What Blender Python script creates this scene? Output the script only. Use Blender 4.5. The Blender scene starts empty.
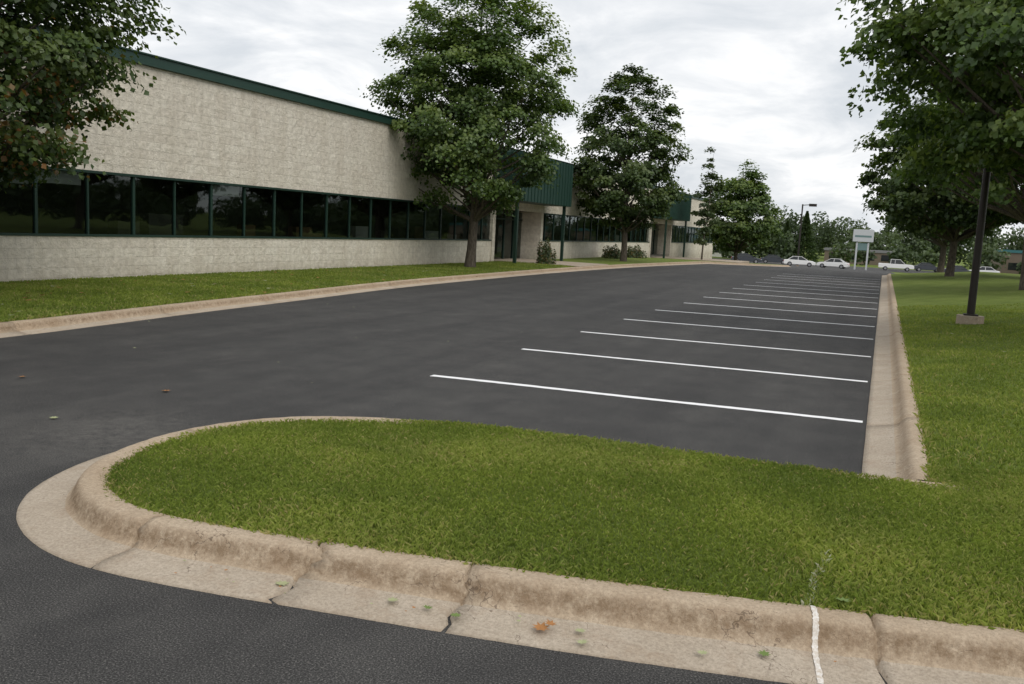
import bpy, bmesh, math, random
import numpy as np
from mathutils import Vector, Matrix
random.seed(7); rng=np.random.default_rng(7)
scn=bpy.context.scene
COL=bpy.context.collection

# ------------------------------------------------------------ helpers
def link(o,parent=None):
    COL.objects.link(o)
    if parent: o.parent=parent
    return o
def empty(name,loc=(0,0,0)):
    e=bpy.data.objects.new(name,None); e.location=loc; e.empty_display_size=.3
    return link(e)
def mesh_obj(name,verts,faces,mats=(),parent=None,smooth=False,midx=None):
    me=bpy.data.meshes.new(name); me.from_pydata([tuple(v) for v in verts],[],faces)
    for m in mats: me.materials.append(m)
    if midx is not None: me.polygons.foreach_set("material_index",midx)
    if smooth: me.polygons.foreach_set("use_smooth",[True]*len(me.polygons))
    me.update(); o=bpy.data.objects.new(name,me)
    return link(o,parent)
def np_mesh(name,V,F,mats,parent=None,tint=None,smooth=False):
    me=bpy.data.meshes.new(name); n=len(V); k=F.shape[1]; m=len(F)
    me.vertices.add(n); me.vertices.foreach_set("co",V.astype(np.float32).ravel())
    me.loops.add(m*k); me.loops.foreach_set("vertex_index",F.astype(np.int32).ravel())
    me.polygons.add(m); me.polygons.foreach_set("loop_start",np.arange(0,m*k,k,dtype=np.int32))
    try: me.polygons.foreach_set("loop_total",np.full(m,k,dtype=np.int32))
    except Exception: pass
    me.update(calc_edges=True)
    if tint is not None:
        a=me.color_attributes.new("tint","FLOAT_COLOR","POINT")
        a.data.foreach_set("color",tint.astype(np.float32).ravel())
    for mt in mats: me.materials.append(mt)
    if smooth: me.polygons.foreach_set("use_smooth",[True]*m)
    me.validate()
    o=bpy.data.objects.new(name,me)
    return link(o,parent)
def box(name,x0,x1,y0,y1,z0,z1,mat,parent=None,bev=0):
    bm=bmesh.new(); bmesh.ops.create_cube(bm,size=1)
    for v in bm.verts:
        v.co=Vector(((x0+x1)/2+v.co.x*(x1-x0),(y0+y1)/2+v.co.y*(y1-y0),(z0+z1)/2+v.co.z*(z1-z0)))
    if bev: bmesh.ops.bevel(bm,geom=bm.edges[:],offset=bev,segments=2,affect='EDGES')
    me=bpy.data.meshes.new(name); bm.to_mesh(me); bm.free(); me.materials.append(mat)
    return link(bpy.data.objects.new(name,me),parent)
def cyl(name,p0,p1,r0,r1,mat,parent=None,seg=12):
    p0=Vector(p0);p1=Vector(p1);d=(p1-p0).normalized()
    a=d.orthogonal().normalized();b=d.cross(a)
    V=[];F=[]
    for p,r in((p0,r0),(p1,r1)):
        for i in range(seg):
            t=2*math.pi*i/seg; V.append(p+a*math.cos(t)*r+b*math.sin(t)*r)
    for i in range(seg): F.append((i,(i+1)%seg,seg+(i+1)%seg,seg+i))
    F.append(tuple(range(seg))[::-1]);F.append(tuple(range(seg,2*seg)))
    return mesh_obj(name,V,F,[mat],parent,smooth=False)

# ------------------------------------------------------------ materials
class N:
    def __init__(s,name):
        s.m=bpy.data.materials.new(name); s.m.use_nodes=True; s.t=s.m.node_tree; s.t.nodes.clear()
        s.out=s.t.nodes.new("ShaderNodeOutputMaterial")
    def n(s,ty,**kw):
        x=s.t.nodes.new(ty)
        for k,v in kw.items():
            if k.startswith("_"): setattr(x,k[1:],v)
            else: s.set(x,k.replace("__"," "),v)
        return x
    def set(s,x,k,v):
        inp=x.inputs[int(k[1:])] if (k[0]=="i" and k[1:].isdigit()) else x.inputs[k]
        if hasattr(v,"is_output"): s.t.links.new(v,inp)
        elif isinstance(v,(tuple,list)) and len(v)==3 and inp.type=='RGBA': inp.default_value=(*v,1)
        else: inp.default_value=v
    def coord(s): return s.n("ShaderNodeTexCoord").outputs["Object"]
    def noise(s,scale,detail=4,rough=.6,vec=None,out="Fac"):
        x=s.n("ShaderNodeTexNoise",Scale=scale,Detail=detail,Roughness=rough)
        s.set(x,"Vector",vec or s.coord()); return x.outputs[out]
    def ramp(s,fac,stops):
        r=s.n("ShaderNodeValToRGB"); s.set(r,"Fac",fac)
        e=r.color_ramp.elements
        while len(e)<len(stops): e.new(.5)
        for el,(p,c) in zip(e,stops):
            el.position=p; el.color=(*c,1) if len(c)==3 else c
        return r.outputs["Color"]
    def mix(s,fac,a,b,mode="MIX"):
        x=s.n("ShaderNodeMix"); x.data_type='RGBA'; x.blend_type=mode
        for i,v in((0,fac),(6,a),(7,b)):
            if hasattr(v,"is_output"): s.t.links.new(v,x.inputs[i])
            else: x.inputs[i].default_value=(*v,1) if isinstance(v,tuple) else v
        return x.outputs[2]
    def math(s,op,a,b=0.,c=None,clamp=False):
        x=s.n("ShaderNodeMath"); x.operation=op; x.use_clamp=clamp
        for i,v in enumerate((a,b,c)):
            if v is None: continue
            if hasattr(v,"is_output"): s.t.links.new(v,x.inputs[i])
            else: x.inputs[i].default_value=v
        return x.outputs[0]
    def bump(s,h,strength=.5,dist=.01,normal=None):
        b=s.n("ShaderNodeBump",Height=h,Strength=strength,Distance=dist)
        if normal: s.set(b,"Normal",normal)
        return b.outputs[0]
    def bsdf(s,col,rough=.8,normal=None,metal=0.,spec=.3,**kw):
        p=s.n("ShaderNodeBsdfPrincipled"); s.set(p,"Base Color",col); s.set(p,"Roughness",rough)
        s.set(p,"Metallic",metal); s.set(p,"Specular IOR Level",spec)
        if normal: s.set(p,"Normal",normal)
        s.t.links.new(p.outputs[0],s.out.inputs[0]); return s.m
def simple(name,col,rough=.6,metal=0.,spec=.4,var=.15,scale=6,bump=0):
    s=N(name); nz=s.noise(scale,5)
    c=s.mix(s.math('MULTIPLY',nz,1.),tuple(x*(1-var) for x in col),tuple(min(1,x*(1+var)) for x in col))
    return s.bsdf(c,rough,s.bump(s.noise(scale*12),bump,.003) if bump else None,metal,spec)

def mat_asphalt():
    s=N("asphalt"); co=s.coord()
    fine=s.noise(120,2,.8,co); mid=s.noise(38,5,.7,co); big=s.noise(.35,4,.55,co); med=s.noise(2.2,5,.6,co)
    base=s.ramp(fine,[(.36,(.013,.0128,.0128)),(.5,(.036,.0355,.0352)),(.60,(.072,.071,.0695)),(.72,(.19,.184,.177))])
    base=s.mix(s.ramp(big,[(.35,(0,0,0)),(.7,(1,1,1))]),base,s.mix(1.,base,(1.3,1.29,1.27),"MULTIPLY"))
    base=s.mix(1.,base,s.ramp(med,[(.3,(.82,.82,.83)),(.7,(1.2,1.19,1.17))]),"MULTIPLY")
    mp=s.n("ShaderNodeMapping",Vector=co); mp.inputs["Scale"].default_value=(1.1,.05,1)
    st=s.noise(1.3,4,.6,mp.outputs[0])
    base=s.mix(1.,base,s.ramp(st,[(.35,(.86,.86,.87)),(.65,(1.17,1.17,1.16))]),"MULTIPLY")
    mp2=s.n("ShaderNodeMapping",Vector=co); mp2.inputs["Scale"].default_value=(.9,.35,1); mp2.inputs["Rotation"].default_value=(0,0,.5)
    sm=s.noise(1.6,7,.72,mp2.outputs[0])
    base=s.mix(s.ramp(sm,[(.54,(0,0,0)),(.72,(.26,.26,.26))]),base,(.13,.125,.115))
    vd=s.n("ShaderNodeVectorMath"); vd.operation='DISTANCE'; s.t.links.new(co,vd.inputs[0]); vd.inputs[1].default_value=(-5.4,5.2,0)
    dm=s.math('SUBTRACT',1.0,s.math('DIVIDE',vd.outputs["Value"],1.2),clamp=True)
    gr=s.math('MULTIPLY',dm,s.math('MULTIPLY',s.ramp(s.noise(9,6,.8,co),[(.40,(0,0,0)),(.7,(1,1,1))]),1.2),clamp=True)
    base=s.mix(s.math('MULTIPLY',gr,.6),base,(.17,.16,.145))
    vo=s.n("ShaderNodeTexVoronoi",Scale=42.); s.set(vo,"Vector",co)
    vc=s.n("ShaderNodeSeparateColor",Color=vo.outputs["Color"])
    gm=s.math('MULTIPLY',s.math('LESS_THAN',vo.outputs["Distance"],.16),s.math('GREATER_THAN',vc.outputs[0],.86))
    base=s.mix(s.math('MULTIPLY',gm,.5),base,(.24,.23,.21))
    h=s.math('ADD',fine,s.math('MULTIPLY',mid,.8))
    return s.bsdf(base,.80,s.bump(h,.8,.008),spec=.26)
def mat_concrete(name="concrete",a=(.41,.315,.22),b=(.54,.445,.335),dark=(.20,.135,.08),face=True,amt=.8):
    s=N(name); co=s.coord()
    big=s.noise(1.8,6,.7,co); fine=s.noise(60,5,.7,co); st=s.noise(16,7,.8,co)
    c=s.mix(s.ramp(big,[(.3,(0,0,0)),(.7,(1,1,1))]),a,b)
    c=s.mix(1.,c,s.ramp(fine,[(.3,(.70,.69,.68)),(.7,(1.18,1.18,1.18))]),"MULTIPLY")
    if face:
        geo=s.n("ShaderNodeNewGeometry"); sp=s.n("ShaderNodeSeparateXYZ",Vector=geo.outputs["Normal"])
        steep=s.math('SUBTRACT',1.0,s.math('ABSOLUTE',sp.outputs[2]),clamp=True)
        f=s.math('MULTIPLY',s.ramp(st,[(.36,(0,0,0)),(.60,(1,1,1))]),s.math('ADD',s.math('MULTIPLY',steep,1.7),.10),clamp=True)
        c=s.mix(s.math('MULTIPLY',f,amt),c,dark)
        st2=s.noise(3.2,6,.75,co)
        c=s.mix(s.ramp(st2,[(.52,(0,0,0)),(.72,(.5,.5,.5))]),c,(.31,.215,.14))
        # hairline crazing
        vo=s.n("ShaderNodeTexVoronoi",Scale=3.5); vo.feature='DISTANCE_TO_EDGE'
        wv=s.n("ShaderNodeVectorMath"); wv.operation='ADD'; s.t.links.new(co,wv.inputs[0])
        ns=s.n("ShaderNodeTexNoise",Scale=7.,Detail=4.); s.set(ns,"Vector",co)
        sc_=s.n("ShaderNodeVectorMath"); sc_.operation='SCALE'; s.t.links.new(ns.outputs["Color"],sc_.inputs[0]); sc_.inputs["Scale"].default_value=.35
        s.t.links.new(sc_.outputs[0],wv.inputs[1]); s.set(vo,"Vector",wv.outputs[0])
        hl=s.math('MULTIPLY',s.math('LESS_THAN',vo.outputs["Distance"],.008),s.math('GREATER_THAN',big,.56))
        c=s.mix(s.math('MULTIPLY',hl,.6),c,(.10,.07,.05))
    pit=s.n("ShaderNodeTexVoronoi",Scale=90.); s.set(pit,"Vector",co)
    c=s.mix(s.ramp(pit.outputs["Distance"],[(.10,(.5,.5,.5)),(.22,(0,0,0))]),c,(.13,.10,.07))
    h=s.math('ADD',fine,s.math('MULTIPLY',st,1.5))
    return s.bsdf(c,.88,s.bump(h,.7,.010),spec=.2)
def mat_lawn():
    s=N("lawn_turf"); co=s.coord()
    a=s.noise(1.1,5,.65,co); f=s.noise(55,4,.8,co)
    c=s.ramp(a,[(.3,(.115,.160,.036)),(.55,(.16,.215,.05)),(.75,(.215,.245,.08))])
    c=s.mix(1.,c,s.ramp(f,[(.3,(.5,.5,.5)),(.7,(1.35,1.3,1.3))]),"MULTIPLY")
    return s.bsdf(c,.95,s.bump(f,.8,.03),spec=.1)
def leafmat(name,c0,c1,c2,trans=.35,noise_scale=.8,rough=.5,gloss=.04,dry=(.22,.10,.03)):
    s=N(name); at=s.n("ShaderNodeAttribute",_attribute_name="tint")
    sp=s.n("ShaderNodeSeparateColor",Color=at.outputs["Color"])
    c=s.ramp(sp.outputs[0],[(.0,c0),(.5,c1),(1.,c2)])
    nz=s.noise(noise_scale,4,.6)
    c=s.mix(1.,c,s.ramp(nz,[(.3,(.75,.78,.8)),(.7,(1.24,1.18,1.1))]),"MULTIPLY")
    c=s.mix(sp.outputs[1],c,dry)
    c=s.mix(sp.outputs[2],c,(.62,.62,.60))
    d=s.n("ShaderNodeBsdfDiffuse",Color=c); tr=s.n("ShaderNodeBsdfTranslucent",Color=s.mix(1.,c,(1.35,1.35,.7),"MULTIPLY"))
    m=s.n("ShaderNodeMixShader",Fac=trans); s.t.links.new(d.outputs[0],m.inputs[1]); s.t.links.new(tr.outputs[0],m.inputs[2])
    if gloss>0:
        g=s.n("ShaderNodeBsdfGlossy",Color=(.8,.85,.8),Roughness=rough)
        m2=s.n("ShaderNodeMixShader",Fac=gloss); s.t.links.new(m.outputs[0],m2.inputs[1]); s.t.links.new(g.outputs[0],m2.inputs[2]); m=m2
    s.t.links.new(m.outputs[0],s.out.inputs[0]); return s.m
def mat_block():
    s=N("split_face_block"); co=s.coord()
    sp=s.n("ShaderNodeSeparateXYZ",Vector=co)
    cb=s.n("ShaderNodeCombineXYZ",X=sp.outputs[1],Y=sp.outputs[2])
    br=s.n("ShaderNodeTexBrick",Vector=cb.outputs[0]); br.inputs["Scale"].default_value=1
    for k,v in(("Brick Width",.41),("Row Height",.205),("Mortar Size",.007),("Mortar Smooth",.6)): br.inputs[k].default_value=v
    br.inputs["Color1"].default_value=(.60,.555,.485,1); br.inputs["Color2"].default_value=(.66,.62,.545,1); br.inputs["Mortar"].default_value=(.58,.54,.47,1)
    n1=s.noise(7,5,.65,co); n2=s.noise(.5,4,.6,co); n3=s.noise(26,5,.7,co)
    c=s.mix(1.,br.outputs["Color"],s.ramp(n1,[(.32,(.86,.86,.86)),(.62,(1.1,1.1,1.1))]),"MULTIPLY")
    c=s.mix(1.,c,s.ramp(n2,[(.3,(.95,.94,.92)),(.7,(1.05,1.05,1.05))]),"MULTIPLY")
    # splash-back grime near the turf
    gm=s.math('MULTIPLY',s.math('SUBTRACT',1.,s.math('DIVIDE',sp.outputs[2],.55),clamp=True),s.ramp(s.noise(3,5,.7,co),[(.35,(.1,.1,.1)),(.65,(.7,.7,.7))]))
    c=s.mix(gm,c,(.30,.25,.19))
    mp=s.n("ShaderNodeMapping",Vector=co); mp.inputs["Scale"].default_value=(1,1.6,.16)
    c=s.mix(1.,c,s.ramp(s.noise(1.5,5,.7,mp.outputs[0]),[(.35,(.93,.92,.90)),(.6,(1.03,1.03,1.03))]),"MULTIPLY")
    h=s.math('ADD',s.math('MULTIPLY',n1,1.0),s.math('ADD',s.math('MULTIPLY',n3,.35),s.math('MULTIPLY',br.outputs["Fac"],-.12)))
    return s.bsdf(c,.92,s.bump(h,.85,.055),spec=.15)
def mat_glass():
    s=N("window_glass"); fr=s.n("ShaderNodeFresnel",IOR=1.62)
    t=s.n("ShaderNodeBsdfTransparent",Color=(.50,.55,.53)); g=s.n("ShaderNodeBsdfGlossy",Color=(.78,.86,.83),Roughness=.02)
    s.set(g,"Normal",s.bump(s.noise(.9,2),.08,.04))
    m=s.n("ShaderNodeMixShader",Fac=fr.outputs[0]); s.t.links.new(t.outputs[0],m.inputs[1]); s.t.links.new(g.outputs[0],m.inputs[2])
    s.t.links.new(m.outputs[0],s.out.inputs[0]); return s.m
def mat_bark():
    s=N("bark"); co=s.coord(); mp=s.n("ShaderNodeMapping",Vector=co); mp.inputs["Scale"].default_value=(1,1,.25)
    n=s.noise(22,6,.7,mp.outputs[0])
    return s.bsdf(s.ramp(n,[(.3,(.04,.032,.026)),(.7,(.17,.145,.115))]),.9,s.bump(n,.9,.03),spec=.15)
def mat_paint():
    s=N("road_paint"); co=s.coord(); n=s.noise(45,5,.75,co); n2=s.noise(7,4,.7,co)
    c=s.mix(s.ramp(s.math('ADD',s.math('MULTIPLY',n,.7),s.math('MULTIPLY',n2,.3)),[(.32,(1,1,1)),(.42,(0,0,0))]),(.84,.84,.85),(.3,.3,.30))
    return s.bsdf(c,.6,s.bump(n,.3,.004),spec=.4)

M_asph=mat_asphalt(); M_conc=mat_concrete(); M_conc2=mat_concrete("concrete_gutter",(.40,.335,.26),(.52,.45,.365),(.28,.215,.155),amt=.5)
M_lawn=mat_lawn(); M_block=mat_block(); M_glass=mat_glass(); M_bark=mat_bark(); M_paint=mat_paint()
M_green=simple("green_metal",(.014,.044,.033),.5,0,.4,.12,3)
M_frame=simple("dark_green_frame",(.012,.034,.025),.45,0,.4,.1,4)
M_interior=simple("interior_dark",(.14,.135,.115),.9,0,.1)
M_blind=simple("blinds",(.6,.6,.56),.8,0,.1)
M_desk=simple("desk_wood",(.25,.16,.09),.7,0,.1)
M_pole=simple("bronze_pole",(.022,.017,.014),.5,.3,.5,.2,8)
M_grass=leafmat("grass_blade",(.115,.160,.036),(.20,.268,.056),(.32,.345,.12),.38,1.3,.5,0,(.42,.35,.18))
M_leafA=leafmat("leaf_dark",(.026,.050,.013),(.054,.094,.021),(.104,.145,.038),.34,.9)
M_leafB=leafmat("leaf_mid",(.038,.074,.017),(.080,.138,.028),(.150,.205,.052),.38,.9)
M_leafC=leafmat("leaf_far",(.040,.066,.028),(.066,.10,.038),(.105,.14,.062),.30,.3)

# ------------------------------------------------------------ ground height
GY=[-1e4,58,150,200,1e4]; GZ=[0,0,-2.25,-2.6,-2.6]
def gz(y): return float(np.interp(y,GY,GZ))
def sheet(name,x0,x1,ys,dz,mat,nx=2,parent=None):
    xs=np.linspace(x0,x1,nx); V=[];F=[]
    for y in ys:
        for x in xs: V.append((x,y,gz(y)+dz))
    for j in range(len(ys)-1):
        for i in range(nx-1):
            a=j*nx+i; F.append((a,a+1,a+1+nx,a+nx))
    return mesh_obj(name,V,F,[mat],parent)
sheet("ground",-1500,1500,[-800,58,150,200,2500],-.03,M_lawn)
sheet("parking_lot",-60,60,[-60,58],0,M_asph)
sheet("driveway",-14,1.0,[58.0,138.0],0,M_asph)
sheet("street",-160,160,[138.0,150,178],.0,M_asph)

# ------------------------------------------------------------ paths
def catmull(P,ds):
    P=[Vector(p) for p in P]; P=[P[0]*2-P[1]]+P+[P[-1]*2-P[-2]]; out=[]
    for i in range(1,len(P)-2):
        a,b,c,d=P[i-1:i+3]; n=max(2,int((c-b).length/ds))
        for k in range(n):
            t=k/n
            out.append(.5*((2*b)+(c-a)*t+(2*a-5*b+4*c-d)*t*t+(3*b-3*c+d-a)*t**3))
    out.append(P[-2]); return out
ISLE=[(.75,6.62),(.2,6.55),(-.4,6.43),(-1.07,6.36),(-2.12,6.32),(-3.1,6.30),(-3.72,6.13),(-4.22,5.76),(-4.48,5.22),(-4.50,4.68),(-4.36,4.20),(-4.10,3.86),(-3.76,3.66),(-3.40,3.585),(-2.85,3.61),(-2.04,3.72),(-1.07,3.87),(-.2,4.04),(.7,4.25),(3,4.80),(7,5.8),(12,7.2),(40,15.2)]
isle=catmull(ISLE,.06)
right=[Vector((.45,y)) for y in np.arange(56,6.65,-.25)]
left_as=[(-10.0,-30),(-10.1,2),(-10.4,8.1),(-10.58,10),(-10.85,12.3),(-11.15,15.5),(-11.7,21),(-11.92,27),(-12.0,34),(-11.75,42.7),(-10.95,52.5),(-9.5,64.5),(-8.6,78),(-8.4,94)]
left=catmull([(x-.40,y) for x,y in left_as],.25)
PROF=[(-.05,.10),(-.02,.142),(.0,.150),(.04,.154),(.08,.155),(.108,.152),(.128,.145),(.142,.130),(.152,.112),(.161,.09),(.172,.065),(.185,.045),(.205,.032),(.235,.026),(.30,.021),(.37,.015),(.42,.010),(.45,.007),(.455,-.03)]
def sweep(name,path,prof,mats,joints=(),zoff=0.,jit=.0,gut=12,seed=1,wobble=0.):
    r=random.Random(seed); n=len(path); V=[];F=[];mi=[]
    T=[]
    for i in range(n):
        t=(path[min(i+1,n-1)]-path[max(i-1,0)]); T.append(t.normalized())
    s=0;acc=[0]
    for i in range(1,n): s+=(path[i]-path[i-1]).length; acc.append(s)
    rings=[(acc[i],path[i],T[i],0,None) for i in range(n)]
    for jid,(js,amp,wid) in enumerate(joints):
        rings=[q for q in rings if abs(q[0]-js)>amp+wid+.012 or q[3]!=0]
        i=min(range(n),key=lambda k:abs(acc[k]-js)); i=max(1,min(n-2,i))
        p=path[i]+T[i]*(js-acc[i])
        jag=[];v=0
        for k in range(len(prof)):
            v=v*.75+r.uniform(-1,1)*amp*.55; jag.append(max(-amp,min(amp,v)))
        for off,dep in((-wid,0),(-wid*.35,.025),(wid*.35,.025),(wid,0)):
            rings.append((js+off,p+T[i]*off,T[i],dep if dep else 1e-6,jag))
    rings.sort(key=lambda q:q[0])
    k=len(prof)
    for (sv,p,t,dep,jag) in rings:
        nr=Vector((t.y,-t.x))
        w=wobble*math.sin(sv*.9+seed)+wobble*.6*math.sin(sv*2.7+seed*2)
        for j,(o,z) in enumerate(prof):
            q=p+nr*(o+w+(r.uniform(-jit,jit)))
            if jag: q=q+t*jag[j]
            zz=z+gz(p.y)+zoff+(r.uniform(-jit,jit) if 1<j<k-2 else 0)-(dep if dep>1e-3 and j>0 else 0)
            V.append((q.x,q.y,zz))
    for i in range(len(rings)-1):
        for j in range(k-1):
            a=i*k+j; F.append((a,a+k,a+k+1,a+1)); mi.append(1 if j>=gut else 0)
    return mesh_obj(name,V,F,mats,None,True,mi)
def arc_at(path,x,cond=lambda p:True):
    s=0;best=(1e9,0)
    for i in range(len(path)):
        if i: s+=(path[i]-path[i-1]).length
        if cond(path[i]) and abs(path[i].x-x)<best[0]: best=(abs(path[i].x-x),s)
    return best[1]
front=lambda p:p.y<4.6 and p.x<3
jl=[(arc_at(isle,-3.42,front),.03,.008),(arc_at(isle,-2.47,front),.07,.018),(arc_at(isle,-1.70,front),.05,.014),(arc_at(isle,.08,front),.012,.014),
    (arc_at(isle,3.2,lambda p:p.y<6.2 and p.x>2),.012,.007)]
a0=arc_at(isle,-4.50,lambda p:p.y>4.8); jl+=[(a0,.02,.006),(a0-1.9,.02,.006),(a0-4.,.02,.006)]
sweep("concrete_curb",isle,PROF,[M_conc,M_conc2],sorted(jl),jit=.002,seed=3,wobble=.007)
PR2=[(-.04,.10),(-.01,.135),(.03,.14),(.08,.14),(.11,.13),(.14,.10),(.17,.06),(.21,.045),(.30,.03),(.40,.012),(.45,.008),(.455,-.03)]
L=56-6.9
sweep("concrete_curb",right,PR2,[M_conc,M_conc2],[(s,.004,.012) for s in np.arange(1.,L-.3,3.05)],gut=7,seed=5,jit=.002,zoff=.003)
PL=[(-.04,.08),(-.01,.135),(.03,.145),(.12,.145),(.15,.13),(.17,.09),(.19,.04),(.22,.03),(.40,.008),(.405,-.03)]
Ll=sum((left[i+1]-left[i]).length for i in range(len(left)-1))
sweep("concrete_curb",left,PL,[M_conc,M_conc2],[(s,.004,.015) for s in np.arange(2.,Ll-2,3.05)],gut=7,seed=9,jit=.002)

def strip(name,s0,skew,w,z,prof,mat):
    n=len(isle);s=0
    for i in range(1,n):
        d=(isle[i]-isle[i-1]).length
        if s+d>=s0: break
        s+=d
    t=(isle[i+1]-isle[i-1]).normalized(); nr=Vector((t.y,-t.x)); p=isle[i]; V=[];F=[]
    r=random.Random(4)
    for j in range(len(prof)-1):
        for q_ in range(3):
            u=q_/3; o=prof[j][0]*(1-u)+prof[j+1][0]*u; zz=prof[j][1]*(1-u)+prof[j+1][1]*u
            w1=w*(1+r.uniform(-.15,.15)); sh=skew*o+r.uniform(-.002,.002)
            for sg in(-1,1):
                q=p+nr*o+t*(sg*w1/2+sh); V.append((q.x,q.y,zz+z))
    m=len(V)//2
    for j in range(m-1): F.append((2*j,2*j+1,2*j+3,2*j+2))
    mesh_obj(name,V,F,[mat],None,True)
s=N("spray_paint"); n_=s.noise(55,6,.85)
spm=s.bsdf(s.mix(s.ramp(n_,[(.36,(1,1,1)),(.62,(.05,.05,.05))]),(.76,.75,.73),(.47,.39,.30)),.8)
# ------------------------------------------------------------ lawns
def inside(px,py,poly):
    c=np.zeros(len(px),bool); n=len(poly)
    for i in range(n):
        x0,y0=poly[i-1]; x1,y1=poly[i]
        if y0==y1: continue
        t=((y0>py)!=(y1>py))&(px<(x1-x0)*(py-y0)/(y1-y0)+x0); c^=t
    return c
def dist(px,py,poly,closed=True):
    d=np.full(len(px),1e9); n=len(poly)
    for i in range(0 if closed else 1,n):
        x0,y0=poly[i-1]; x1,y1=poly[i]; dx,dy=x1-x0,y1-y0; L2=dx*dx+dy*dy
        if L2<1e-9: continue
        t=np.clip(((px-x0)*dx+(py-y0)*dy)/L2,0,1)
        d=np.minimum(d,(px-x0-t*dx)**2+(py-y0-t*dy)**2)
    return np.sqrt(d)
isl_s=catmull(ISLE,.3)
def over(p):  # turf has crept over the back curb
    if p.y>6.0: return (p.x,p.y+.13*min(1,max(0,(p.x+3.9)/1.2))*min(1,max(0,(.7-p.x)/1.2)))
    return (p.x,p.y)
polyR=[(.45,56),(.45,30),(.45,12),(.45,6.75)]+[over(p) for p in isl_s[1:]]+[(42,15.8),(42,56)]
polyL=[(p.x,p.y) for p in catmull([(x-.40,y) for x,y in left_as],1.5)]+[(-16.6,94),(-16.6,-30)]
def zR(x,y):
    d=dist(x,y,polyR)
    z=.130+.035*np.clip(d/.5,0,1)+.02*np.sin(x*1.7+y)*np.clip(d/2,0,1)
    z=z+.028*np.clip((y-6.1)/.2,0,1)*np.clip((x+3.7)/.6,0,1)*np.clip((.4-x)/.8,0,1)
    z=z+.10*np.clip((x-.6)/1.,0,4)*np.clip((y-6.5)/6,0,1)
    z=np.maximum(z,.128)
    return z+np.interp(y,GY,GZ)
def zL(x,y):
    d=dist(x,y,polyL)
    return .128+.03*np.clip(d/.6,0,1)+np.interp(y,GY,GZ)
def lawn(name,xs,ys,poly,zf,out=.07):
    X,Y=np.meshgrid(xs,ys); x=X.ravel();y=Y.ravel(); z=zf(x,y); nx=len(xs)
    I,J=np.meshgrid(np.arange(nx-1),np.arange(len(ys)-1)); a=(J*nx+I).ravel()
    F=np.stack([a,a+1,a+1+nx,a+nx],1)
    cx=x[F].mean(1);cy=y[F].mean(1)
    k=inside(cx,cy,poly)|(dist(cx,cy,poly)<out)
    F=F[k]; u,inv=np.unique(F,return_inverse=True); F=inv.reshape(-1,4)
    return np_mesh(name,np.stack([x[u],y[u],z[u]],1),F,[M_lawn],smooth=True)
xs=np.concatenate([np.arange(-4.9,6,.06),np.arange(6,14,.4),np.arange(14,43,2)])
ys=np.concatenate([np.arange(3.3,9,.06),np.arange(9,20,.25),np.arange(20,57,1)])
lawnR=lawn("lawn",xs,ys,polyR,zR,.02)
xs=np.concatenate([np.arange(-16.5,-8.6,.12)]); ys=np.concatenate([np.arange(-30,5,1.5),np.arange(5,40,.15),np.arange(40,95,.6)])
lawnL=lawn("lawn",xs,ys,polyL,zL,.06)

def blades(name,N_,xr,yr,poly,zf,h,w,parent,prob=None,seed=0,spill=.02):
    g=np.random.default_rng(seed)
    x=g.uniform(*xr,N_);y=g.uniform(*yr,N_)
    if prob is not None:
        k=g.random(N_)<prob(x,y); x=x[k];y=y[k]
    k=inside(x,y,poly)|(dist(x,y,poly)<spill*g.random(len(x))); x=x[k];y=y[k]; n=len(x)
    z=zf(x,y)-.004
    patch=.5+.25*np.sin(x*2.1+1.3*np.sin(y*1.7))+.25*np.sin(y*2.9+x*.7+2*np.sin(x*1.1))
    edge=np.clip(dist(x,y,poly)/.12,0,1)
    hh=g.uniform(h[0],h[1],n)*(.75+.45*patch)*(1.25-.25*edge); ww=g.uniform(w[0],w[1],n)
    a=g.uniform(0,2*np.pi,n); la=g.uniform(0,2*np.pi,n); lean=g.uniform(.1,1.0,n)*hh
    V=np.zeros((n,4,3)); ca,sa=np.cos(a)*ww/2,np.sin(a)*ww/2
    V[:,0]=np.stack([x-ca,y-sa,z],1); V[:,1]=np.stack([x+ca,y+sa,z],1)
    mx=x+np.cos(la)*lean*.35; my=y+np.sin(la)*lean*.35
    V[:,2]=np.stack([mx+ca*.8,my+sa*.8,z+hh*.62],1)
    V[:,3]=np.stack([x+np.cos(la)*lean,y+np.sin(la)*lean,z+hh*np.clip(1.05-.3*lean/hh,.6,1)],1)
    F=np.stack([np.arange(n)*4+i for i in (0,1,2,3)],1)
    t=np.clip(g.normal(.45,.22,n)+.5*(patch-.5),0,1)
    dp=.05+.30*np.clip(np.sin(x*3.3+2*np.sin(y*2.3)+1)*np.sin(y*4.1+1.7*np.sin(x*1.9))-.40,0,1)+.16*(1-edge)
    dry=(g.random(n)<dp)*g.uniform(.3,.9,n)
    # overspray from the utility paint mark
    wh=(np.abs(x-(-.175+.06*(y-4.04)+.012*np.sin(y*14)))<.016)&(y<4.75)&(y>3.9)&(g.random(n)<.5*np.clip((4.9-y)/.6,0,1))
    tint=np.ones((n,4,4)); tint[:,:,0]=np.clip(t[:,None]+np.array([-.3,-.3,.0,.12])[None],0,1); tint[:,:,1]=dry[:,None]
    tint[:,:,2]=(wh*.75)[:,None]*np.array([.3,.3,1,1])[None]
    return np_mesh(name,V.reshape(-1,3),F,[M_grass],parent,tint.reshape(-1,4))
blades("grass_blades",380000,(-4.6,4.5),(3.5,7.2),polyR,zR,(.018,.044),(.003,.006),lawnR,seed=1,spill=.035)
blades("grass_blades_verge",330000,(.4,7.5),(6.8,26),polyR,zR,(.025,.05),(.006,.012),lawnR,prob=lambda x,y:np.clip((9/y)**1.6,.12,1),seed=2)
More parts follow.
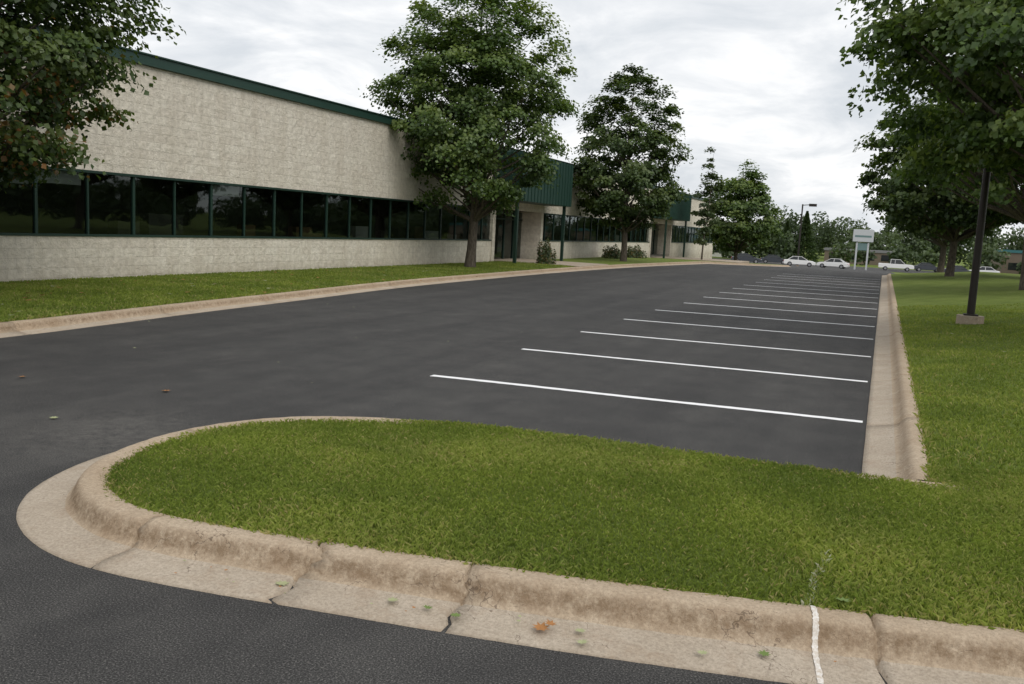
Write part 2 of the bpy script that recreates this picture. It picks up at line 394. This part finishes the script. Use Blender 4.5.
blades("grass_blades_strip",190000,(-16.2,-10),(6,38),polyL,zL,(.035,.06),(.010,.02),lawnL,prob=lambda x,y:np.clip((13/y)**1.2,.2,1),seed=3,spill=.05)

strip("curb_paint_mark",arc_at(isle,-.17,front),-.05,.024,.004,PROF[2:-1],spm)

# ------------------------------------------------------------ parking lines
def line(i,y):
    jy=(.0,.02,-.01,.015,-.02)[i%5]
    x0=-4.68-.02*(i%5); x1=-.04; w=.056; n=60; V=[];F=[]
    y0=y-.30+jy
    rr=random.Random(i)
    for k in range(n+1):
        t=k/n; x=x0+(x1-x0)*t; yy=y0+.30*t+.008*math.sin(t*9+i)
        for sg in(-1,1): V.append((x,yy+sg*(w+rr.uniform(-.005,.005)),.004))
    for k in range(n): F.append((2*k,2*k+2,2*k+3,2*k+1))
    mesh_obj("parking_line",V,F,[M_paint])
ysl=[9.44+2.83*i for i in range(15)]
for i,y in enumerate(ysl): line(i,y)

# ------------------------------------------------------------ building
B=empty("office_building",(0,0,0))
XW=-16.; Y0=-8; Y1=92
def wallbox(n,y0,y1,z0,z1,x1=XW,th=.3,mat=None): return box(n,x1-th,x1,y0,y1,z0,z1,mat or M_block,B)
ENT=[(36.6,42.6),(65.5,72.3)]
segs=[]; yy=Y0
for a,b in ENT: segs.append((yy,a)); yy=b
segs.append((yy,Y1))
SI=1.08; WT=2.44; RT=5.2
wallbox("wall_upper",Y0,Y1,WT+.06,4.975)
for i,(a,b) in enumerate(segs):
    wallbox("wall_lower",a,b,-.3-(1.2 if b>60 else 0),SI)
    box("sill",XW-.25,XW+.03,a+.003,b-.003,SI,SI+.045,M_frame,B)
    box("window_head",XW-.28,XW+.02,a+.003,b-.003,WT+.005,WT+.057,M_frame,B)
    y=13.45-1.3*20; kk=0
    while y<b:
        if y>a:
            wd=.022 if kk%2 else .032
            box("mullion",XW-.14,XW-.05,y-wd,y+wd,SI+.048,WT+.002,M_frame,B)
        y+=1.3; kk+=1
    mesh_obj("window_panes",[(XW-.09,a,SI+.04),(XW-.09,b,SI+.04),(XW-.09,b,WT+.01),(XW-.09,a,WT+.01)],[(0,1,2,3)],[M_glass],B)
box("fascia",XW-.3,XW+.10,Y0-.1,Y1+.1,4.978,RT,M_green,B)
box("coping",XW-.4,XW+.14,Y0-.15,Y1+.15,RT+.002,RT+.035,M_green,B)
box("roof_deck",XW-30,XW-.41,Y0,Y1,4.7,4.9,M_interior,B)
box("interior_floor",XW-9,XW-.31,Y0,Y1,.0,.1,M_interior,B)
box("interior_back_wall",XW-5.2,XW-5,Y0,Y1,.1,2.89,M_interior,B)
box("interior_ceiling",XW-8.99,XW-.31,Y0,Y1,2.9,3.0,M_blind,B)
box("end_wall",XW-30,XW-.302,Y1-.3,Y1-.003,-1.4,4.65,M_block,B)
box("end_wall_near",XW-30,XW-.302,Y0+.003,Y0+.3,-.3,4.65,M_block,B)
rr=random.Random(12)
y=9.
while y<88:
    w=rr.uniform(.3,1.2)
    if not any(a-.2<y<b+.2 or a-.2<y+w<b+.2 for a,b in ENT):
        typ=rr.random()
        if typ<.2:
            d=rr.uniform(.1,.35); yb=13.45+1.3*math.floor((y-13.45)/1.3)
            box("window_blind",XW-.22,XW-.20,yb+.05,yb+1.25,WT-d,WT,M_blind,B)
        else:
            xo=rr.uniform(.35,1.6); z0=SI+rr.uniform(-.1,.2); h=rr.uniform(.1,.45)
            box("interior_furniture",XW-xo-.3,XW-xo,y,y+w,.1,z0+h,rr.choice([M_blind,M_desk,M_interior]),B)
    y+=w+rr.uniform(.5,2.)
for a,b in ENT:
    g0=gz(a)
    box("entry_back",XW-1.5,XW-1.42,a,b,g0,WT+.05,M_interior,B)
    mesh_obj("entry_glass",[(XW-1.0,a,.12),(XW-1.0,b,.12),(XW-1.0,b,WT),(XW-1.0,a,WT)],[(0,1,2,3)],[M_glass],B)
    for y in np.linspace(a+.05,b-.05,6):
        box("entry_post",XW-1.08,XW-.95,y-.05,y+.05,.1,WT,M_frame,B)
    box("entry_rail",XW-1.06,XW-.96,a+.11,b-.11,2.05,2.12,M_frame,B)
    for y in(a,b): box("entry_reveal",XW-1.4,XW+.05,y-.15,y+.15,g0,WT+.055,M_block,B)
    box("canopy_body",XW+.145,XW+1.4,a-.4,b+.4,2.85,4.9,M_green,B,.02)
    k=a-.35
    while k<b+.4:
        box("canopy_rib",XW+1.402,XW+1.43,k-.02,k+.02,2.86,4.89,M_green,B); k+=.4
    for y in(a-.402,b+.402):
        for q in np.arange(XW+.3,XW+1.35,.3):
            box("canopy_rib_side",q-.02,q+.02,min(y,y+math.copysign(.03,y-(a+b)/2)),max(y,y+math.copysign(.03,y-(a+b)/2)),2.86,4.89,M_green,B)
    for y in(a-.1,b+.1): box("canopy_column",XW+1.07,XW+1.2,y-.07,y+.07,g0+.02,2.849,M_frame,B)
    px0=np.interp((a+b)/2,[p[1] for p in left_as],[p[0] for p in left_as])
    box("walkway",XW-1.4,px0-.38,a+1.,b-.6,-.2+g0,.172+g0,M_conc2,None)

# ------------------------------------------------------------ trees
def tube(P,R,seg=7):
    V=[];F=[]; n=len(P)
    for i,(p,r) in enumerate(zip(P,R)):
        d=(P[min(i+1,n-1)]-P[max(i-1,0)]).normalized(); a=d.cross(Vector((.3,.9,.1))).normalized(); b=d.cross(a)
        for k in range(seg):
            t=2*math.pi*k/seg; V.append(p+(a*math.cos(t)+b*math.sin(t))*r)
    for i in range(n-1):
        for k in range(seg):
            F.append((i*seg+k,i*seg+(k+1)%seg,(i+1)*seg+(k+1)%seg,(i+1)*seg+k))
    return V,F
def tree(loc,H,cr,cb,nclump,per,leaf,seed,mat,trunk=.16,power=.75,name="maple_tree",red=0.,cut=None,spread=.5,lobes=.16,q=.62,inner=.42):
    r=random.Random(seed); g=np.random.default_rng(seed)
    E=empty(name,loc)
    ph=[r.uniform(0,6.28) for _ in range(8)]
    def rad(t,a):
        base=math.sin(math.pi*min(1,max(.02,t))**power)**q
        nz=1+lobes*(math.sin(2*a+ph[0]+3*t)+.8*math.sin(3*a+ph[1]-5*t)+.7*math.sin(5*a+ph[2]+9*t)+.6*math.sin(11*t+ph[3]))/1.6
        return cr*base*nz
    C=[]
    while len(C)<nclump:
        t=r.random(); a=r.uniform(0,6.28)
        if r.random()>(math.sin(math.pi*max(.02,t)**power)+.15): continue
        R=rad(t,a)*(r.random()**inner)
        C.append(Vector((math.cos(a)*R,math.sin(a)*R,cb+(H-cb)*t)))
    V=[];F=[]
    def add(P,R,seg=7):
        v,f=tube(P,R,seg); o=len(V); V.extend(v); F.extend([tuple(i+o for i in q_) for q_ in f])
    bx,by=r.uniform(-.2,.2),r.uniform(-.2,.2)
    def tr(t): return Vector((bx*t+.08*math.sin(5*t+ph[4]),by*t+.08*math.sin(4*t+ph[5]),H*.93*t))
    TP=[Vector((0,0,-.15))]+[tr(i/14) for i in range(0,15)]
    TR=[trunk*1.45]+[trunk*(1.2 if i==0 else (1-.93*i/14)) for i in range(15)]
    add(TP,TR,10)
    for c in r.sample(C,min(len(C),int(60+nclump*.25))):
        hd=math.hypot(c.x,c.y); z0=max(cb*.75,c.z-hd*r.uniform(.5,.95)); t0=min(.9,z0/(H*.93)); s0=tr(t0)
        m=s0.lerp(c,.5)+Vector((r.uniform(-.15,.15),r.uniform(-.15,.15),-.06*hd+r.uniform(-.1,.2)))
        rb=trunk*(1-.93*t0)*r.uniform(.25,.5)
        add([s0,s0.lerp(m,.5)+Vector((0,0,.03)),m,m.lerp(c,.6),c],[rb,rb*.8,rb*.6,rb*.35,.006],5)
    mesh_obj("trunk_and_limbs",V,F,[M_bark],E,True)
    CC=np.array([tuple(c) for c in C]); n=nclump*per
    idx=np.repeat(np.arange(nclump),per)
    sz=g.uniform(.55,1.3,nclump)*spread
    off=np.clip(g.normal(0,1,(n,3)),-2.0,2.0)*np.array([.55,.55,.27])*sz[idx][:,None]
    P=CC[idx]+off
    P[:,2]-=.3*(off[:,0]**2+off[:,1]**2)/max(spread,.3)
    k=P[:,2]>cb*.86
    if cut is not None:
        k&=~((P[:,0]+loc[0]<cut[0])&(P[:,2]+loc[2]<cut[1]))
    P=P[k];idx=idx[k];off=off[k];n=len(P)
    outw=P-np.array([0,0,cb+(H-cb)*.4]); outw/=np.linalg.norm(outw,axis=1)[:,None]+1e-6
    nr=outw*.6+np.array([0,0,.65])+g.normal(0,.42,(n,3)); nr/=np.linalg.norm(nr,axis=1)[:,None]
    ax=g.normal(0,1,(n,3))+np.array([0,0,-.5]); ax-=nr*(ax*nr).sum(1)[:,None]; ax/=np.linalg.norm(ax,axis=1)[:,None]+1e-6
    sd=np.cross(nr,ax); s_=leaf*g.uniform(.6,1.2,n)[:,None]
    b=P-ax*s_*.5; tip=P+ax*s_*.55
    l=P+sd*s_*.48-ax*s_*.05+nr*s_*.10; rt=P-sd*s_*.48-ax*s_*.05+nr*s_*.10
    Vv=np.stack([b,l,tip,rt],1).reshape(-1,3); i4=np.arange(n)*4
    Fl=np.concatenate([np.stack([i4,i4+1,i4+2],1),np.stack([i4,i4+2,i4+3],1)])
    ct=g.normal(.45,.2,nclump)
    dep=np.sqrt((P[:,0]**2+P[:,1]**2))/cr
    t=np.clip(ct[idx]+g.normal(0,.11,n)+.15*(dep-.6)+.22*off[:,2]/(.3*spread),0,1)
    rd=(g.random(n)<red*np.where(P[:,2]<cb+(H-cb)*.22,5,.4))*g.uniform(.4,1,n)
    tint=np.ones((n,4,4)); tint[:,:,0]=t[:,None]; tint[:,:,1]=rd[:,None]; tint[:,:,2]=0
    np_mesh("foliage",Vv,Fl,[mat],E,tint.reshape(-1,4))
    return E
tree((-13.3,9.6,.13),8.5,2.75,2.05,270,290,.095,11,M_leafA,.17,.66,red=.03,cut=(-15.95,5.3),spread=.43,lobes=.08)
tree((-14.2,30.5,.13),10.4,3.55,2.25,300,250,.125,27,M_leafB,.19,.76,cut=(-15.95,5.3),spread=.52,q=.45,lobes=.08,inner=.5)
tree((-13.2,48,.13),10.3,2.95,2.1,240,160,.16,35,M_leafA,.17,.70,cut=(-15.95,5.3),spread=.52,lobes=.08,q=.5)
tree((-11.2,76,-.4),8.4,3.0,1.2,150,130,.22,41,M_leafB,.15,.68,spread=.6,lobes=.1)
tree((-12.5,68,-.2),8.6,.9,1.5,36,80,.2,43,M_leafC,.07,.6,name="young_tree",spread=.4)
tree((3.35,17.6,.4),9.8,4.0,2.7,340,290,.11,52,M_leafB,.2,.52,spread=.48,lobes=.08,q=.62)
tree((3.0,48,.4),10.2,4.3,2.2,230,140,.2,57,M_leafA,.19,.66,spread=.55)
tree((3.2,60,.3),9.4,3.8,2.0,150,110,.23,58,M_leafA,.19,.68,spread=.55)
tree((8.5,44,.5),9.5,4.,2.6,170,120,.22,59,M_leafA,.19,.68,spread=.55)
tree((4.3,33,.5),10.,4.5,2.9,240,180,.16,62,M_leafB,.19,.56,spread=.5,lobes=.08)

def shrub(loc,r_,h,leaf,n,mat,name="shrub",seed=0):
    g=np.random.default_rng(seed); E=empty(name,loc)
    d=g.normal(0,1,(n,3)); d/=np.linalg.norm(d,axis=1)[:,None]; d[:,2]=np.abs(d[:,2])
    P=d*np.array([r_,r_,h])*(g.random((n,1))**.35)*(1+.18*np.sin(7*d[:,:1]+5*d[:,1:2]))
    nr=d+g.normal(0,.5,(n,3)); nr/=np.linalg.norm(nr,axis=1)[:,None]
    ax=np.cross(nr,g.normal(0,1,(n,3))); ax/=np.linalg.norm(ax,axis=1)[:,None]; sd=np.cross(nr,ax); s_=leaf*g.uniform(.6,1.2,(n,1))
    Vv=np.stack([P-ax*s_*.5,P+sd*s_*.4,P+ax*s_*.5,P-sd*s_*.4],1).reshape(-1,3); F=np.arange(n*4).reshape(-1,4)
    tint=np.ones((n,4,4)); tint[:,:,0]=np.clip(g.normal(.45,.2,(n,1)),0,1); tint[:,:,1]=((g.random((n,1))<.25)*.5); tint[:,:,2]=0
    np_mesh("foliage",Vv,F,[mat],E,tint.reshape(-1,4))
    for k in range(6):
        a=k*1.05; cyl("stem",(0,0,-.05),(math.cos(a)*r_*.5,math.sin(a)*r_*.5,h*.7),.02,.008,M_bark,E,6)
shrub((-14.0,38.0,.13),.45,1.1,.08,2500,M_leafC,seed=1)
shrub((-14.9,52,.13),.7,.8,.1,1800,M_leafC,seed=2)
shrub((-14.6,56,.13),.7,.8,.1,1800,M_leafC,seed=3)

def evergreen(loc,H,R,seed):
    g=np.random.default_rng(seed); n=9000; E=empty("spruce_tree",loc)
    t=g.random(n)**.8; tier=.75+.25*np.abs(np.sin(t*28)); a=g.uniform(0,6.28,n)
    rr_=R*(1-t)*tier*g.random(n)**.35
    P=np.stack([np.cos(a)*rr_,np.sin(a)*rr_,.3+t*(H-.3)-.25*rr_],1)
    ax=np.stack([np.cos(a),np.sin(a),-.3+0*a],1)+g.normal(0,.3,(n,3)); ax/=np.linalg.norm(ax,axis=1)[:,None]
    sd=np.cross(ax,g.normal(0,1,(n,3))); sd/=np.linalg.norm(sd,axis=1)[:,None]
    s_=.28
    V=np.stack([P-ax*s_,P+sd*s_*.3,P+ax*s_,P-sd*s_*.3],1).reshape(-1,3)
    tint=np.ones((n,4,4)); tint[:,:,0]=np.clip(g.normal(.2,.15,(n,1)),0,1); tint[:,:,1:3]=0
    np_mesh("foliage",V,np.arange(n*4).reshape(-1,4),[M_leafA],E,tint.reshape(-1,4))
    cyl("trunk",(0,0,-.2),(0,0,H*.9),.15,.03,M_bark,E,8)
evergreen((-14.6,186,-2.5),10.,3.6,1)
evergreen((-18.5,190,-2.5),8.,2.8,2)

def treeline(name,pts,seed,leaf=.7):
    g=np.random.default_rng(seed); Ps=[];T=[]
    for (x,y,h,r_) in pts:
        n=int(300*r_*h/8)
        d=g.normal(0,1,(n,3)); d/=np.linalg.norm(d,axis=1)[:,None]
        P=d*(g.random((n,1))**.4)*np.array([r_,r_,h*.5])*(1+.2*np.sin(4*d[:,:1]+x)+.15*np.sin(9*d[:,2:]+y))+np.array([x,y,gz(y)+h*.52]); P=P[P[:,2]>gz(y)]
        Ps.append(P); T.append(np.clip(g.normal(.35+.2*np.sin(x*3+y),.15,len(P)),0,1))
    P=np.concatenate(Ps);t=np.concatenate(T);n=len(P)
    nr=g.normal(0,.6,(n,3))+np.array([0,-.3,.5]); nr/=np.linalg.norm(nr,axis=1)[:,None]
    ax=np.cross(nr,g.normal(0,1,(n,3))); ax/=np.linalg.norm(ax,axis=1)[:,None]; sd=np.cross(nr,ax); s_=leaf*g.uniform(.5,1.2,(n,1))
    V=np.stack([P-ax*s_*.5,P+sd*s_*.5,P+ax*s_*.5,P-sd*s_*.5],1).reshape(-1,3)
    tint=np.ones((n,4,4)); tint[:,:,0]=t[:,None]; tint[:,:,1:3]=0
    np_mesh(name,V,np.arange(n*4).reshape(-1,4),[M_leafC],None,tint.reshape(-1,4))
g=random.Random(5); pts=[]
x=-95.
while x<130: pts.append((x,g.uniform(225,265),g.uniform(6.5,11.5),g.uniform(4,7))); x+=g.uniform(3.,5.5)
for k in range(34): pts.append((g.uniform(55,75),-25+k*6.5+g.uniform(-2,2),g.uniform(5.5,8.),g.uniform(4,6)))
for k in range(7): pts.append((-36+k*3.0,g.uniform(182,195),g.uniform(4,8),g.uniform(2,3.2)))
for (x,y,h,r_) in [(-8,196,4.5,2.2),(-4,198,3.8,2.5),(3,196,5,2.6),(8,192,4,2.4),(17,182,5.5,3),(31,181,6,3),(38,180,5,3),(24,182,3,2)]: pts.append((x,y,h,r_))
treeline("distant_trees",pts,3)

# ------------------------------------------------------------ lamp posts
def lamp(loc,H,name="lamp_post",k=1.):
    E=empty(name,loc)
    cyl("concrete_base",(0,0,-.3),(0,0,.14),.26,.25,M_conc2,E,20)
    box("base_plate",-.13*k,.13*k,-.13*k,.13*k,.142,.17,M_pole,E)
    cyl("pole",(0,0,.172),(0,0,H),.075*k,.06*k,M_pole,E,14)
    cyl("arm",(0,0,H-.15),(.55*k,0,H-.05),.03*k,.03*k,M_pole,E,8)
    box("luminaire",.5*k,1.1*k,-.2,.2,H-.16*k,H+.06*k,M_pole,E,.02)
lamp((1.72,20.2,.29),6.2)
lamp((-12.4,148,-2.2),9.6,"street_lamp",1.9)

# ------------------------------------------------------------ vehicles
M_white=simple("white_car_paint",(.72,.72,.72),.25,0,.5,.03)
M_dark=simple("dark_car_paint",(.03,.035,.045),.25,0,.5,.05)
M_carglass=simple("car_glass",(.015,.018,.02),.08,0,.6,.05)
M_tyre=simple("tyre",(.02,.02,.02),.9); M_rim=simple("rim",(.4,.4,.42),.35,.8)
M_red=simple("tail_lamp",(.35,.02,.015),.3)
M_lampw=simple("head_lamp",(.6,.62,.65),.15)
def car(loc,rot,paint,kind="sedan",name="parked_car"):
    E=empty(name,loc); E.rotation_euler=(0,0,rot)
    if kind=="sedan":
        low=[(-2.3,.35),(-2.33,.62),(-2.25,.9),(-1.5,.98),(1.0,.93),(1.9,.84),(2.25,.68),(2.32,.45),(2.25,.28),(-2.2,.28)]
        top=[(-1.75,.97),(-1.05,1.40),(-.3,1.46),(.3,1.42),(1.15,.94)]; roofw=.55
    else:
        low=[(-2.7,.45),(-2.72,.95),(-2.68,1.10),(-.95,1.10),(1.2,1.12),(2.35,1.05),(2.62,.9),(2.68,.55),(2.6,.42),(-2.6,.42)]
        top=[(-.95,1.1),(-.85,1.75),(.1,1.82),(.55,1.78),(1.3,1.12)]; roofw=.68
    def prism(nm,prof,w0,w1,zs,mat):
        V=[];n=len(prof)
        zmax=max(z for _,z in prof);zmin=min(z for _,z in prof)
        for sg in(-1,1):
            for x,z in prof:
                w=w0+(w1-w0)*((z-zmin)/(zmax-zmin)); V.append((x,sg*w,z))
        F=[tuple(range(n)),tuple(range(2*n-1,n-1,-1))]+[(i,n+i,n+(i+1)%n,(i+1)%n) for i in range(n)]
        o=mesh_obj(nm,V,F,[mat],E)
        bm=bmesh.new(); bm.from_mesh(o.data); bmesh.ops.recalc_face_normals(bm,faces=bm.faces); bm.to_mesh(o.data); bm.free()
        md=o.modifiers.new("b","BEVEL"); md.width=.05; md.segments=2; return o
    prism("body",low,.9,.84,0,paint)
    prism("cabin_glass",top,.80,roofw,0,M_carglass)
    rf=[p for p in top if p[1]>max(z for _,z in top)-.1]
    xa,xb=min(p[0] for p in rf),max(p[0] for p in rf)
    zt=max(z for _,z in top)
    box("roof_panel",xa-.05,xb+.05,-roofw-.03,roofw+.03,zt-.03,zt+.025,paint,E,.01)
    zb=min(z for _,z in top)
    for sg in(-1,1):
        for px,qx in((top[0][0]+.02,top[1][0]),(-.25,-.25),(top[-1][0]-.02,top[-2][0])):
            cyl("pillar",(px,sg*.81,zb),(qx,sg*(roofw+.02),zt-.04),.035,.03,paint,E,6)
    wx=1.42 if kind=="sedan" else 1.65
    for x in(-wx,wx):
        for sg in(-1,1):
            cyl("tyre",(x,sg*.72,.33),(x,sg*.93,.33),.34,.33,M_tyre,E,20)
            cyl("rim",(x,sg*.931,.33),(x,sg*.945,.33),.2,.19,M_rim,E,12)
    xb_=low[1][0]; xf=low[7][0]
    for sg in(-1,1):
        box("tail_lamp",xb_-.01,xb_+.1,sg*.7-.12,sg*.7+.12,.66,.84,M_red,E)
        box("head_lamp",xf-.25,xf-.03,sg*.68-.14,sg*.68+.14,.58,.72,M_lampw,E)
def gl(x,y): return (x,y,gz(y))
car(gl(-11.7,143),.1,M_white); car(gl(-7.1,147),3.0,M_white)
car(gl(2.0,160),.05,M_white,"pickup","pickup_truck")
car(gl(-20.,146),.2,M_dark); car(gl(10.5,150),.1,M_dark); car(gl(14.5,158),3.1,M_white); car(gl(7.0,168),.1,M_dark); car(gl(-17.,158),.1,M_dark)

# ------------------------------------------------------------ sign + far buildings
S=empty("pylon_sign",(-3.2,150,-2.25))
M_sign=simple("sign_face",(.50,.52,.54),.5,0,.3,.05); M_signg=simple("sign_teal",(.14,.22,.22),.5)
box("post_a",-.95,-.7,-.12,.12,-.2,4.2,M_sign,S); box("post_b",.7,.95,-.12,.12,-.2,4.2,M_sign,S)
box("cabinet",-1.5,1.5,-.3,.3,4.3,6.2,M_sign,S,.04); box("lower_panel",-.69,.69,-.1,.1,3.0,4.1,M_signg,S,.02)
box("stripe",-1.2,1.2,-.312,-.302,5.0,5.3,M_signg,S)
def bld(name,x0,x1,y0,y1,h,wall,trim,roof=0):
    E=empty(name,(0,0,0)); z=gz(y0)
    box("walls",x0,x1,y0,y1,z-.2,z+h,wall,E)
    box("roof_trim",x0-.2,x1+.2,y0-.2,y1+.2,z+h+.002,z+h+.5,trim,E)
    n=int((x1-x0)/4)
    for i in range(n):
        xx=x0+1+(x1-x0-2)*i/n
        box("window",xx,xx+2.2,y0-.04,y0-.004,z+.9,z+2.2,M_carglass,E)
M_tan=simple("tan_wall",(.17,.135,.105),.9); M_teal=simple("teal_trim",(.04,.15,.16),.6); M_wht=simple("white_wall",(.6,.6,.58),.8); M_greyroof=simple("grey_roof",(.2,.2,.21),.9)
bld("strip_mall",20,60,186,205,4.0,M_tan,M_teal)
bld("brown_building",-12,4,208,216,2.6,M_tan,M_greyroof)
bld("warehouse",-62,-30,200,215,4.2,M_wht,M_greyroof)

# ------------------------------------------------------------ fallen leaves
def fallen(pts):
    r=random.Random(3); V=[];F=[];mi=[]
    lob=[(0,1),(.16,.55),(.55,.75),(.42,.35),(.9,.2),(.5,-.05),(.6,-.45),(.15,-.3),(0,-.75)]
    out=lob+[(-x,y) for x,y in lob[-2:0:-1]]
    for (x,y,z,s_,m) in pts:
        a=r.uniform(0,6.28);c,sn=math.cos(a),math.sin(a);o=len(V);cu=r.uniform(.1,.9)
        V.append((x,y,z+.006))
        for (u,v) in out:
            rr2=u*u+v*v; V.append((x+(u*c-v*sn)*s_,y+(u*sn+v*c)*s_*.9,z+.008+cu*s_*rr2*.5*(1 if u>0 else .4)))
        n=len(out)
        for k in range(n): F.append((o,o+1+k,o+1+(k+1)%n)); mi.append(m)
    mesh_obj("fallen_leaves",V,F,[simple("leaf_green",(.13,.19,.05),.6,0,.3,.3,40),simple("leaf_brown",(.34,.16,.055),.7,0,.3,.4,40),simple("leaf_pale",(.33,.35,.19),.7,0,.3,.2,40)],None,False,mi)
FL=[(-1.21,3.50,.03,.05,1),(-1.18,3.53,.045,.035,1),(-1.06,3.56,.03,.032,2),(-1.02,3.47,.02,.032,2),(-.30,3.72,.03,.036,0),(-.54,3.60,.03,.03,2),(-1.92,3.44,.03,.038,2),(-2.48,3.38,.02,.046,2),(-.03,4.15,.158,.046,0),(-1.74,3.45,.03,.03,0),(-1.60,3.44,.03,.034,0),
 (-6.28,6.66,.005,.06,1),(-6.15,5.29,.005,.05,2),(-7.87,6.39,.005,.05,1)]
r=random.Random(8)
for k in range(14):
    x=r.uniform(-3.2,.4); FL.append((x,np.interp(x,[-3.4,-2.04,-.2,.7],[3.585,3.72,4.04,4.25])-r.uniform(.24,.42),.03,r.uniform(.007,.014),r.choice([1,1,2])))
for k in range(130): FL.append((r.uniform(-15.5,-11),r.uniform(8,28),.19,r.uniform(.03,.07),r.choice([1,1,2])))
for k in range(30): FL.append((r.uniform(.8,5),r.uniform(8,20),.34,r.uniform(.02,.045),r.choice([1,2])))
for k in range(12): FL.append((r.uniform(-10.5,-5),r.uniform(7.5,20),.005,r.uniform(.012,.03),r.choice([1,2,2])))
fallen(FL)

# ------------------------------------------------------------ world & light
w=bpy.data.worlds.new("World"); scn.world=w; w.use_nodes=True; nt=w.node_tree; nt.nodes.clear()
def nn(t): return nt.nodes.new(t)
out=nn("ShaderNodeOutputWorld"); bg=nn("ShaderNodeBackground"); nt.links.new(bg.outputs[0],out.inputs[0])
SE,SA=math.radians(44),math.radians(122)
sky=nn("ShaderNodeTexSky"); sky.sky_type='NISHITA'; sky.sun_disc=False; sky.sun_elevation=SE; sky.sun_rotation=SA
sky.dust_density=3
tc=nn("ShaderNodeTexCoord"); sp=nn("ShaderNodeSeparateXYZ"); nt.links.new(tc.outputs["Generated"],sp.inputs[0])
mx=nn("ShaderNodeMath"); mx.operation='MAXIMUM'; mx.inputs[1].default_value=0; nt.links.new(sp.outputs[2],mx.inputs[0])
ad=nn("ShaderNodeMath"); ad.operation='ADD'; ad.inputs[1].default_value=.26; nt.links.new(mx.outputs[0],ad.inputs[0])
dx=nn("ShaderNodeMath"); dx.operation='DIVIDE'; nt.links.new(sp.outputs[0],dx.inputs[0]); nt.links.new(ad.outputs[0],dx.inputs[1])
dy=nn("ShaderNodeMath"); dy.operation='DIVIDE'; nt.links.new(sp.outputs[1],dy.inputs[0]); nt.links.new(ad.outputs[0],dy.inputs[1])
cb=nn("ShaderNodeCombineXYZ"); nt.links.new(dx.outputs[0],cb.inputs[0]); nt.links.new(dy.outputs[0],cb.inputs[1])
n1=nn("ShaderNodeTexNoise"); n1.inputs["Scale"].default_value=2.3; n1.inputs["Detail"].default_value=8; n1.inputs["Roughness"].default_value=.6; n1.inputs["Distortion"].default_value=.5
nt.links.new(cb.outputs[0],n1.inputs["Vector"])
rp=nn("ShaderNodeValToRGB"); nt.links.new(n1.outputs[0],rp.inputs[0]); e=rp.color_ramp.elements
e[0].position=.34; e[0].color=(.69,.725,.765,1); e[1].position=.60; e[1].color=(1.02,1.02,1.02,1)
m_=e.new(.47); m_.color=(.83,.85,.875,1)
sc=nn("ShaderNodeMix"); sc.data_type='RGBA'; sc.blend_type='MULTIPLY'; sc.inputs[0].default_value=1; nt.links.new(sky.outputs[0],sc.inputs[6]); sc.inputs[7].default_value=(.1,.1,.1,1)
mxx=nn("ShaderNodeMix"); mxx.data_type='RGBA'; mxx.inputs[0].default_value=.94; nt.links.new(sc.outputs[2],mxx.inputs[6]); nt.links.new(rp.outputs[0],mxx.inputs[7])
nt.links.new(mxx.outputs[2],bg.inputs[0]); bg.inputs[1].default_value=1.08
sd=bpy.data.lights.new("sun","SUN"); sd.energy=1.5; sd.angle=math.radians(40); sd.color=(1,.95,.87)
so=bpy.data.objects.new("sun",sd); link(so)
dirv=Vector((math.sin(SA)*math.cos(SE),math.cos(SA)*math.cos(SE),math.sin(SE)))
so.rotation_euler=dirv.to_track_quat('Z','Y').to_euler(); so.location=(20,-20,40)

# ------------------------------------------------------------ camera
p=math.radians(7.3133); th=math.radians(22.0589); ro=math.atan(.05)
Fw=Vector((-math.sin(th),math.cos(th),0)); Rt=Vector((math.cos(th),math.sin(th),0)); Z=Vector((0,0,1))
fw=Fw*math.cos(p)-Z*math.sin(p); up0=Fw*math.sin(p)+Z*math.cos(p)
cr_=Rt*math.cos(ro)+up0*math.sin(ro); cu=-Rt*math.sin(ro)+up0*math.cos(ro)
M=Matrix(((cr_.x,cu.x,-fw.x,0),(cr_.y,cu.y,-fw.y,0),(cr_.z,cu.z,-fw.z,1.75),(0,0,0,1)))
cam=bpy.data.cameras.new("camera"); cam.lens=900/1024*36; cam.sensor_width=36; cam.clip_start=.05; cam.clip_end=5000
co=bpy.data.objects.new("camera",cam); link(co); co.matrix_world=M; scn.camera=co
scn.view_settings.view_transform='Standard'; scn.view_settings.look='None'; scn.view_settings.exposure=0
